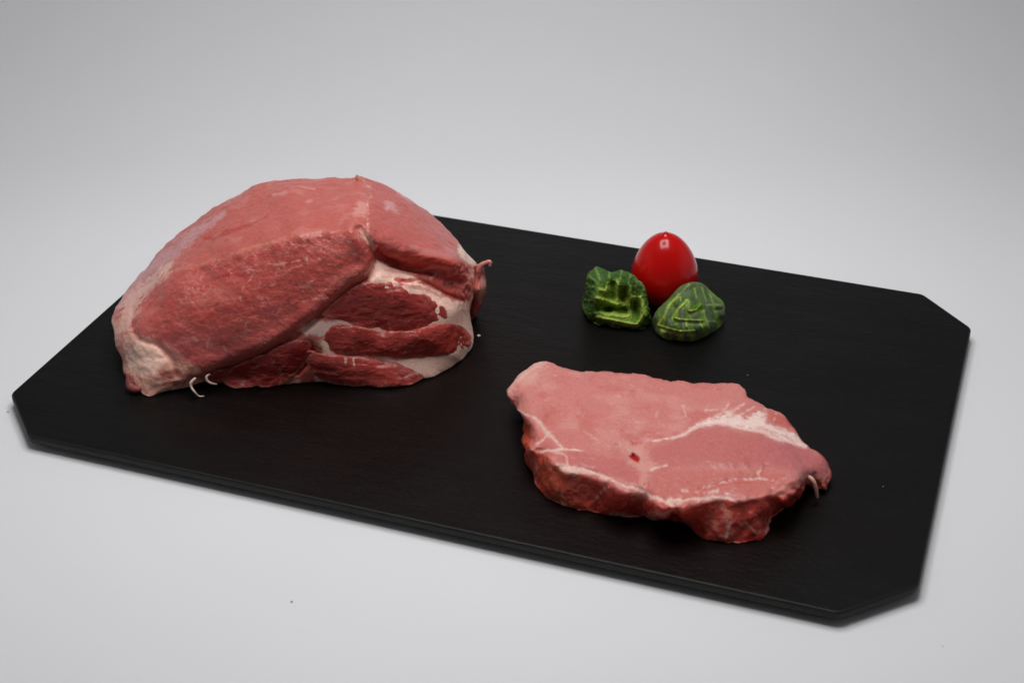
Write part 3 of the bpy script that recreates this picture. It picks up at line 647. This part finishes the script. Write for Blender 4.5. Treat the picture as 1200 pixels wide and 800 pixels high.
def paint_s(P, px, py, N):
    p = Paint(P, px, py, C_(.64, .245, .220)); X, Y = p.px, p.py
    p.mix(C_(.70, .33, .29), sstep(p.n1, -.1, .6) * .6); p.mix(C_(.57, .150, .125), sstep(p.n2, .1, .6) * .5)
    # darker central muscle
    m = p.area(s5((-60, 400), (0, 380), (110, 330), (230, 312), (390, 352), (520, 395), (620, 450), (630, 520), (540, 500), (480, 490), (380, 470), (200, 470), (50, 470), (-40, 500)), C_(.56, .175, .165), .85, 6)
    p.mix(C_(.50, .15, .17), m * sstep(X, 860, 920) * .5)
    p.area(s4((200, 420), (330, 412), (480, 440), (540, 470), (550, 540), (430, 508), (340, 478), (280, 465)), C_(.57, .175, .165), .8, 4)
    p.area(s4((130, 310), (190, 350), (270, 460), (235, 465), (170, 405), (130, 400)), C_(.60, .18, .155), .75, 4)
    p.area(s5((-60, 480), (150, 480), (380, 480), (480, 500), (500, 540), (440, 575), (270, 590), (60, 610), (-60, 590)), C_(.60, .19, .165), .8, 6)
    p.mix(C_(.74, .42, .36), webbing(P, 70, 23, (1, 1, 1), .03) * sstep(p.n2, .0, .5) * .35)
    # upright side: deeper, orange-red
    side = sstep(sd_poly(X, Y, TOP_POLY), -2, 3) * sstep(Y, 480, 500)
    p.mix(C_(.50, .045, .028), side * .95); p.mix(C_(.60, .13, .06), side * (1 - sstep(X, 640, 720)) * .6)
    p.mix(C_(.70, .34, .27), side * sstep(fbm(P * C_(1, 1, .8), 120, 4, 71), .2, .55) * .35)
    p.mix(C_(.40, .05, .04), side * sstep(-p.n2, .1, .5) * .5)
    # fat
    p.line(s4((90, 262), (150, 290), (200, 345), (250, 400)), [1.6, 1.5, 2.0, .9], C_(.78, .50, .42), .8, .25)
    p.line(s4((200, 345), (170, 375), (155, 385)), [1.5, 1], C_(.76, .50, .42), .7, .4)
    p.line(s4((155, 408), (200, 406), (260, 405), (330, 410)), [1.3, 1.4, 1.2, .8], C_(.82, .60, .52), .75, .4)
    p.line(s4((215, 410), (262, 425), (272, 465)), [1.2], C_(.78, .5, .42), .6, .4)
    p.line(SEAM_B, [2.0, 2.6, 2.0, 1.8, 2.2, 2.8], C_(.84, .56, .48), .85, .2)
    p.area(s4((235, 462), (330, 476), (360, 490), (290, 502), (240, 490)), C_(.78, .48, .40), .8, 3, 3)
    p.area(s4((470, 370), (550, 375), (570, 440), (640, 455), (580, 490), (560, 540), (540, 500), (500, 460), (500, 410)), C_(.72, .38, .32), .6, 8, 7)
    p.line(s4((585, 478), (640, 460)), [2], C_(.82, .6, .52), .7)
    p.line(SEAM_A, [.6, .8, .7, 1.2, 2, 3, 2, 2, 2.5, 3], C_(.84, .58, .52), .8, .2)
    p.area(s5((130, 312), (190, 285), (235, 262), (265, 268), (300, 285), (345, 262), (372, 248), (385, 300), (440, 322), (490, 345), (522, 392), (470, 372), (390, 345), (300, 322), (230, 306), (160, 316)), C_(.88, .66, .60), .92, 5, 8)
    for q in (((180, 290), (240, 235)), ((230, 275), (290, 230)), ((260, 280), (330, 240)), ((150, 260), (200, 250))): p.line(s5(*q), [2, 1], C_(.80, .55, .48), .55, .3)
    p.area(s5((375, 250), (440, 275), (485, 330), (430, 318), (388, 300)), C_(.60, .15, .12), .9, 3, 3)
    p.line(s5((415, 262), (405, 300)), [1], FAT, .5)
    p.line(s4((45, 190), (75, 145), (130, 100), (180, 78)), [4, 5, 5, 4], C_(.78, .48, .40), .6, .3)
    p.area(s4((60, 130), (130, 85), (210, 75), (170, 110), (155, 160), (100, 175)), C_(.74, .42, .35), .5, 6, 5)
    for q in (((155, 165), (150, 130), (200, 100)), ((230, 130), (205, 120)), ((190, 225), (205, 215)), ((500, 155), (520, 165)), ((455, 200), (475, 212)), ((520, 290), (540, 305)), ((600, 235), (610, 260), (600, 290), (625, 310)), ((340, 345), (390, 370)), ((620, 180), (650, 200), (660, 240))):
        p.line(s4(*q), [.8], C_(.74, .44, .38), .5, .3, .1)
    for q in (((150, 552), (200, 530), (250, 518), (300, 520), (350, 512), (350, 490), (378, 470)), ((60, 560), (50, 540)), ((340, 515), (400, 520)), ((60, 560), (140, 570), (200, 560)), ((230, 570), (260, 555)), ((70, 240), (80, 280)), ((400, 548), (430, 560))):
        p.line(s5(*q), [1.6, 1.4, 1.2], C_(.80, .54, .48), .7, .4, .3)
    p.line(s5((150, 558), (165, 540), (220, 535)), [1], C_(.50, .06, .05), .5); p.line(s5((250, 530), (330, 528)), [1], C_(.50, .08, .06), .4)
    p.line(s5((40, 612), (90, 590), (150, 592), (200, 582), (270, 595)), [2.6, 1.6, 2.2, 2.8, 1.6], C_(.80, .54, .46), .8, .1)
    p.line(s5((200, 590), (230, 640), (240, 680)), [3, 4, 3], C_(.72, .38, .30), .5, .2)
    for q in (((140, 500), (160, 560), (240, 600), (360, 640)), ((245, 600), (250, 560)), ((410, 560), (420, 530), (380, 590)), ((560, 655), (640, 640))): p.line(s4(*q), [2.5, 3, 2.5], C_(.76, .42, .34), .6, .3, .1)
    p.line(s4((440, 650), (540, 660), (640, 678)), [3, 3], C_(.78, .5, .42), .6, .3)
    for q in (((340, 720), (300, 670)), ((370, 720), (395, 660)), ((230, 740), (235, 700))): p.line(s5(*q), [1.5], FAT, .5, .3)
    # blood spot
    p.area(s4((505, 425), (520, 418), (545, 435), (545, 458), (525, 450), (510, 440)), C_(.50, .01, .01), 1., 2); p.area(s4((510, 375), (555, 378), (550, 388), (515, 388)), C_(.62, .08, .07), .7, 2)
    p.area(s4((470, 325), (490, 318), (485, 345), (468, 345)), C_(.64, .13, .11), .5, 3)
    p.line(s5((560, 512), (600, 540), (595, 555), (615, 520)), [3, 3], C_(.66, .22, .14), .7, .3)
    return np.concatenate([np.clip(p.col, .005, .9), (.05 + .25 * side)[..., None]], -1), np.clip(.25 + side * .5 + .3 * p.n1, 0, 1)
st_o = pt(780, 560); st_o[2] = 0
steak = empty('pork_steak', st_o)
tag(steak, 'thick raw pork steak lying flat at the front right of the board', 'steak')
blob('meat', OUT_S, ctrl_s, (785, 520), MEAT, paint_s, nA=1500, nR=300, nB=50, s0=.965, rr=.004, back=.05,
     relief=relief_s, bump=bump_s, parent=steak, origin=st_o, outj=2.4, lam=3e-4)
tube('fat_strand', p3((940, 562, 'z', .012), (948, 559, 'z', .014), (953, 563, 'z', .0135), (956, 572, 'z', .009), (958, 583, 'z', .003)), [.0013, .0012, .0011, .0011, .0008], STRANDP, steak, origin=st_o)
0 and tube('meat_tip', p3((955, 549, 'z', .013), (965, 556, 'z', .010), (967, 566, 'z', .006), (965, 573, 'z', .004)), [.003, .0032, .0024, .0012], STRANDM, steak, origin=st_o)

# ------------------------------------------------------------------ tomato
m, nt, b = new_mat('tomato_skin'); L = nt.links
co = node(nt, 'ShaderNodeTexCoord').outputs['Object']
nn = noise_node(nt, 60, 3, .5, co); cr = ramp(nt, nn.outputs['Fac'], [(.3, (.46, .002, .002)), (.7, (.54, .003, .002))])
L.new(cr.outputs['Color'], b.inputs['Base Color']); b.inputs['Roughness'].default_value = .19; b.inputs['Specular IOR Level'].default_value = .34
b.inputs['Subsurface Weight'].default_value = .12; b.inputs['Subsurface Radius'].default_value = (1, .1, .05); b.inputs['Subsurface Scale'].default_value = .004
n9 = noise_node(nt, 900, 2, .5, co); bp = node(nt, 'ShaderNodeBump'); bp.inputs['Strength'].default_value = .06; bp.inputs['Distance'].default_value = .0003
L.new(n9.outputs['Fac'], bp.inputs['Height']); L.new(bp.outputs['Normal'], b.inputs['Normal'])
TOM = m
tb = uvz(.1012, .071, 0)
nv, nh = 220, 96; Pt = np.zeros((nv, nh, 3)); H_T, R_T = .0503, .0221
for i in range(nv):
    a = math.pi * i / (nv - 1); zc = (1 - math.cos(a)) / 2
    r = R_T * math.sin(a) ** .97 * (1 - .37 * (zc - .38)) if 0 < i < nv - 1 else 0
    z = H_T * zc - .0010 * 0
    tipz = .0019 * math.exp(-(r / .0017) ** 2) if zc > .5 else 0
    for j in range(nh):
        th = 2 * math.pi * j / nh; rr_ = r * (1 + .012 * math.cos(2 * th + .6) + .008 * math.cos(3 * th))
        Pt[i, j] = (rr_ * math.cos(th), rr_ * math.sin(th), z + tipz)
tom = grid_mesh('cherry_tomato', Pt[:, ::-1], TOM, None, None)
tom.location = tb + np.array([0, 0, -.0004]); tom.rotation_euler = (0, math.radians(-1.5), 0)
tag(tom, 'glossy red plum tomato standing upright behind the two green leaves', 'tomato')

# ------------------------------------------------------------------ green garnish
def leaf_material():
    m, nt, b = new_mat('leaf_green'); L = nt.links
    co = node(nt, 'ShaderNodeTexCoord').outputs['Object']
    at = node(nt, 'ShaderNodeAttribute', attribute_name='albedo')
    n1 = noise_node(nt, 900, 3, .6, co); r = ramp(nt, n1.outputs['Fac'], [(.3, .7), (.7, 1.3)])
    mul = node(nt, 'ShaderNodeMix', data_type='RGBA', blend_type='MULTIPLY'); mul.inputs['Factor'].default_value = 1
    L.new(at.outputs['Color'], mul.inputs['A']); L.new(r.outputs['Color'], mul.inputs['B']); L.new(mul.outputs['Result'], b.inputs['Base Color'])
    b.inputs['Roughness'].default_value = .6; b.inputs['Specular IOR Level'].default_value = .18
    b.inputs['Subsurface Weight'].default_value = .1; b.inputs['Subsurface Radius'].default_value = (.5, 1, .2); b.inputs['Subsurface Scale'].default_value = .001
    bp = node(nt, 'ShaderNodeBump'); bp.inputs['Strength'].default_value = .4; bp.inputs['Distance'].default_value = .0005
    L.new(n1.outputs['Fac'], bp.inputs['Height']); L.new(bp.outputs['Normal'], b.inputs['Normal'])
    return m
LEAF = leaf_material()
m, nt, b = new_mat('vein_pale_green'); co = node(nt, 'ShaderNodeTexCoord').outputs['Object']
nn = noise_node(nt, 400, 3, .5, co); cr = ramp(nt, nn.outputs['Fac'], [(.3, (.22, .32, .04)), (.7, (.42, .50, .12))]); nt.links.new(cr.outputs['Color'], b.inputs['Base Color'])
b.inputs['Roughness'].default_value = .45
VEIN = m
DG = C_(.036, .092, .014); MG = C_(.095, .200, .020); PG = C_(.32, .42, .075); GG = C_(.105, .155, .070)
def l1(*p): return [(675 + x / 8.89, 305 + y / 8.89) for x, y in p]
def l2(*p): return [(760 + x / 8.89, 320 + y / 8.89) for x, y in p]

OUT_L1 = l1((110, 240), (115, 190), (140, 130), (200, 68), (270, 75), (345, 118), (400, 112), (480, 100), (570, 130), (640, 190), (715, 270), (740, 370), (770, 510), (782, 620), (745, 690), (620, 722), (450, 700), (330, 690), (180, 655), (85, 560), (55, 500), (50, 420), (90, 330))
c1 = [(x, y, 'v', v) for (x, y), v in zip(l1((110, 240), (200, 70), (345, 118), (480, 100), (640, 190), (715, 270), (740, 370), (775, 560)), (.056, .062, .058, .055, .046, .043, .041, .037))]
c1 += [(x, y, 'z', .0008) for x, y in l1((750, 690), (620, 722), (450, 700), (330, 690), (180, 655))] + [(x, y, 'z', .004) for x, y in l1((70, 550), (50, 430))]
c1 += [(x, y, 'v', v) for (x, y), v in zip(l1((200, 200), (160, 400), (170, 560), (350, 250), (520, 250), (430, 430), (560, 520), (640, 400), (640, 620), (450, 620), (300, 600), (300, 450)), (.049, .044, .042, .048, .046, .047, .043, .042, .034, .035, .038, .043))]
V1 = [l1((430, 230), (432, 340), (428, 462)), l1((225, 395), (320, 420), (428, 462)), l1((560, 270), (565, 420), (558, 570)), l1((665, 390), (690, 480), (700, 560), (650, 655)), l1((220, 590), (380, 625), (520, 655), (640, 670)), l1((260, 535), (380, 570), (480, 588), (550, 575)), l1((250, 305), (310, 322), (340, 240)), l1((428, 462), (500, 440), (600, 385))]
W1 = [.0019, .0017, .0009, .0016, .0012, .0009, .0015, .0008]
def relief_l1(X, Y):
    t = 0
    for q in (l1((330, 500), (480, 520), (530, 530)), l1((480, 340), (500, 420)), l1((610, 450), (620, 590)), l1((370, 260), (380, 380)), l1((250, 500), (340, 520))):
        d, s, p = dist_line(X, Y, q); t = t + .0060 * np.exp(-(d / 4.6) ** 2)
    for q in V1: d, s, p = dist_line(X, Y, q); t = t - .0016 * np.exp(-(d / 1.9) ** 2)
    return t
def paint_l1(P, px, py, N):
    p = Paint(P, px, py, DG); p.px = px + p.n1 * .7; p.py = py + p.n2 * .7; p.f = p.f * .4
    p.mix(MG, sstep(p.f, -.2, .5) * .6); p.mix(GG, sstep(p.n1, .1, .5) * .5)
    p.mix(C_(.12, .22, .015), (1 - sstep(sd_poly(p.px, p.py, l1((190, 260), (400, 200), (640, 300), (700, 560), (640, 700), (300, 640), (180, 450))), -8, 2)) * .7)
    p.mix(C_(.015, .03, .006), (1 - sstep(sd_poly(p.px, p.py, l1((480, 250), (640, 330), (660, 560), (570, 580), (420, 540), (480, 450))), -5, 2)) * .6)  # shade in the hollows between the ribs, painted into the leaf colour
    for q in ((200, 70, 250, 200), (345, 118, 350, 230), (480, 100, 450, 220), (570, 130, 540, 260), (640, 190, 610, 330), (715, 270, 680, 380), (110, 240, 220, 300), (60, 400, 200, 420), (90, 560, 220, 540), (200, 660, 260, 590), (380, 695, 400, 640), (130, 150, 220, 240)):
        p.line(l1(q[:2], q[2:]), [.8, 1.3], C_(.17, .27, .07), .7, .3)
    for q in V1: p.line(q, 3.4, C_(.15, .26, .02), .75, .2); p.line(q, [2.2, 3.2, 2.6], PG, .95, .45)
    p.line(l1((560, 120), (650, 200), (720, 300)), 1.0, C_(.16, .22, .09), .7)
    return np.clip(p.col, .004, .9), p.wet
g1 = pt(720, 375); g1[2] = 0
leaf1 = empty('garnish_leaf', g1)
tag(leaf1, 'frilly cupped dark green leaf piece left of the tomato, with pale ribs', 'garnish')
def bump_l(P, px, py): return -.0016 * np.abs(fbm(P, 170, 3, 63)) + .0004 * fbm(P, 260, 3, 3) + .0002 * fbm(P, 700, 2, 9)
blob('leaf_blade', OUT_L1, c1, tuple(l1((430, 400))[0]), LEAF, paint_l1, nA=420, nR=90, nB=20, s0=.82, rr=.004, back=.014, relief=relief_l1, bump=bump_l, parent=leaf1, origin=g1, outj=2.6, lam=1e-4)
fit1 = tps_fit(np.array([c[:2] for c in c1], float), np.array([t_of(*c) for c in c1]), 1e-4)
def on_fit(fit, q, lift):
    q = smooth_line(q, 3); X, Y = q[:, 0], q[:, 1]; return LOC + rays(X, Y) * (tps(fit, X, Y) - lift)[:, None]
for q, r_ in list(zip(V1, W1))[:0]: tube('vein', on_fit(fit1, q, -.0002), [r_ * .35, r_ * 1.5, r_ * 1.7, r_ * .5], VEIN, leaf1, origin=g1, nseg=10, n=4, flat=.45)

OUT_L2 = l2((50, 450), (100, 372), (200, 270), (310, 150), (390, 110), (460, 90), (560, 110), (635, 165), (680, 210), (760, 275), (795, 335), (800, 440), (780, 520), (700, 600), (620, 650), (540, 690), (430, 713), (300, 705), (190, 690), (110, 650), (60, 590), (45, 520))
c2 = [(x, y, 'v', v) for (x, y), v in zip(l2((50, 450), (100, 372), (200, 270), (310, 150), (460, 90), (560, 110), (635, 165), (760, 275), (795, 335), (800, 440)), (.033, .034, .036, .040, .044, .047, .050, .050, .048, .042))]
c2 += [(x, y, 'z', .0008) for x, y in l2((780, 520), (700, 600), (620, 650), (540, 690), (430, 713), (300, 705), (190, 690))] + [(x, y, 'z', .003) for x, y in l2((110, 650), (60, 590))]
c2 += [(x, y, 'v', v) for (x, y), v in zip(l2((200, 450), (330, 300), (460, 220), (400, 400), (560, 330), (650, 420), (500, 520), (350, 560), (200, 600), (400, 640), (620, 560)), (.025, .028, .035, .023, .032, .034, .021, .018, .020, .0165, .024))]
V2 = [l2((105, 545), (160, 460), (205, 350), (300, 250)), l2((105, 548), (230, 588), (330, 610), (480, 605)), l2((265, 470), (330, 486), (450, 492), (560, 495)), l2((272, 455), (305, 380), (390, 300)), l2((430, 398), (500, 385), (545, 330)), l2((150, 600), (165, 680)), l2((395, 500), (400, 560)), l2((525, 500), (560, 570)), l2((400, 290), (420, 390)), l2((330, 610), (335, 690))]
W2 = [.0020, .0010, .0009, .0011, .0013, .0009, .0008, .0008, .0008, .0008]
def relief_l2(X, Y):
    t = 0
    for q in (l2((120, 570), (330, 630), (480, 625)), l2((270, 500), (560, 515)), l2((240, 480), (290, 360), (380, 280)), l2((440, 420), (560, 380)), l2((700, 380), (760, 375))):
        d, s, p = dist_line(X, Y, q); t = t + .0013 * np.exp(-(d / 2.6) ** 2)
    for q in V2: d, s, p = dist_line(X, Y, q); t = t - .0010 * np.exp(-(d / 1.4) ** 2)
    ph = (X - .25 * (Y - 360)); t = t + .0005 * np.sin(ph / 2.6) * (1 - sstep(X, 830, 845))
    return t
def paint_l2(P, px, py, N):
    p = Paint(P, px, py, GG * .9); p.px = px + p.n1 * .5; p.py = py + p.n2 * .5; p.f = p.f * .35
    p.mix(DG, sstep(p.n1, -.1, .4) * .55); p.mix(MG, sstep(p.f, -.1, .4) * .6)
    for q in V2: p.line(q, 3.2, C_(.13, .24, .02), .65, .2); p.line(q, [2.4, 1.9, 1.1], PG * 1.15, 1, .5)
    for q in ((170, 605, 185, 690), (215, 600, 240, 695), (300, 612, 320, 700), (350, 612, 362, 705), (440, 610, 450, 705), (350, 495, 362, 585), (400, 497, 420, 590), (450, 495, 470, 590), (525, 498, 562, 575), (600, 480, 640, 600),
              (330, 250, 345, 300), (400, 290, 440, 470), (360, 350, 350, 470), (570, 390, 595, 470), (480, 160, 500, 260), (560, 150, 600, 300), (640, 210, 700, 400), (420, 120, 300, 240), (620, 560, 560, 610), (700, 500, 620, 500), (760, 330, 600, 330)):
        p.line(l2(q[:2], q[2:]), [1.3, .8], C_(.24, .34, .10), .8, .4)
    ph = np.sin((p.px - .25 * (p.py - 360)) / 2.6); low = sstep(p.py, 345, 375)
    p.mix(C_(.16, .26, .05), sstep(ph, .3, .9) * low * .75); p.mix(C_(.10, .13, .085), sstep(-ph, .3, .9) * low * .5)
    p.area(l2((440, 380), (470, 330), (560, 300), (570, 350), (540, 385)), C_(.10, .22, .008), .8, 2)
    p.line(l2((620, 170), (700, 250), (780, 300)), 2, MG * 1.4, .6)
    p.line(l2((330, 190), (480, 130)), 2.2, C_(.06, .045, .02), .5); p.line(l2((710, 375), (760, 372)), 1.8, C_(.01, .012, .006), .7)
    return np.clip(p.col, .004, .9), p.wet
g2 = pt(808, 390); g2[2] = 0
leaf2 = empty('garnish_leaf', g2)
tag(leaf2, 'rounded striped green leaf piece in front and right of the tomato', 'garnish')
blob('leaf_blade', OUT_L2, c2, tuple(l2((430, 420))[0]), LEAF, paint_l2, nA=420, nR=90, nB=20, s0=.72, rr=.004, back=.012, relief=relief_l2, bump=lambda P, a, b: -.0004 * np.abs(fbm(P, 200, 2, 63)) + .0002 * fbm(P, 260, 3, 3), parent=leaf2, origin=g2, outj=.8, lam=1e-4)
fit2 = tps_fit(np.array([c[:2] for c in c2], float), np.array([t_of(*c) for c in c2]), 1e-4)
for q, r_ in list(zip(V2, W2))[:0]: tube('vein', on_fit(fit2, q, -.0003), [r_ * .8, r_ * 1.4, r_ * 1.1, r_ * .25], VEIN, leaf2, origin=g2, nseg=10, n=4, flat=.40)

# ------------------------------------------------------------------ crumbs
def crumb(px, py, z, r, rgb, name, label, cat, group=None, sq=.6):
    m, nt, b = new_mat('crumb_' + cat); b.inputs['Base Color'].default_value = (*rgb, 1); b.inputs['Roughness'].default_value = .6
    bm = bmesh.new(); bmesh.ops.create_icosphere(bm, subdivisions=2, radius=r)
    for v in bm.verts:
        k = 1 + .3 * float(vnoise(np.array(v.co) + px, .9 / r, 4)); v.co = v.co * k; v.co.z *= sq
    for f in bm.faces: f.smooth = True
    me = bpy.data.meshes.new(name); bm.to_mesh(me); bm.free(); me.materials.append(m)
    o = link(bpy.data.objects.new(name, me)); P = pt(px, py, 'z', z); o.location = (P[0], P[1], z + r * sq * .7)
    return tag(o, label, cat, group)
crumb(561, 394, 0, .0012, (.5, .45, .42), 'fat_crumb', 'tiny pale fat crumb on the slate beside the right end of the joint', 'crumb')
crumb(876, 440, 0, .0007, (.08, .075, .07), 'fat_crumb', 'tiny grey crumb on the slate behind the steak', 'crumb')
crumb(1035, 570, 0, .0004, (.30, .28, .27), 'fat_crumb', 'tiny pale speck on bare slate right of the steak', 'crumb')
crumb(342, 705, ZT, .0006, (.03, .02, .015), 'dark_crumb', 'tiny dark crumb on the white backdrop in front of the board', 'crumb', sq=.4)
crumb(9.5, 482.5, ZT, .0006, (.40, .30, .18), 'brown_crumb', 'tiny brown crumb on the backdrop by the left corner of the board', 'crumb', sq=.4)
crumb(1105, 757, ZT, .0004, (.42, .36, .30), 'brown_crumb', 'tiny beige speck on the backdrop off the front right corner', 'crumb', sq=.4)
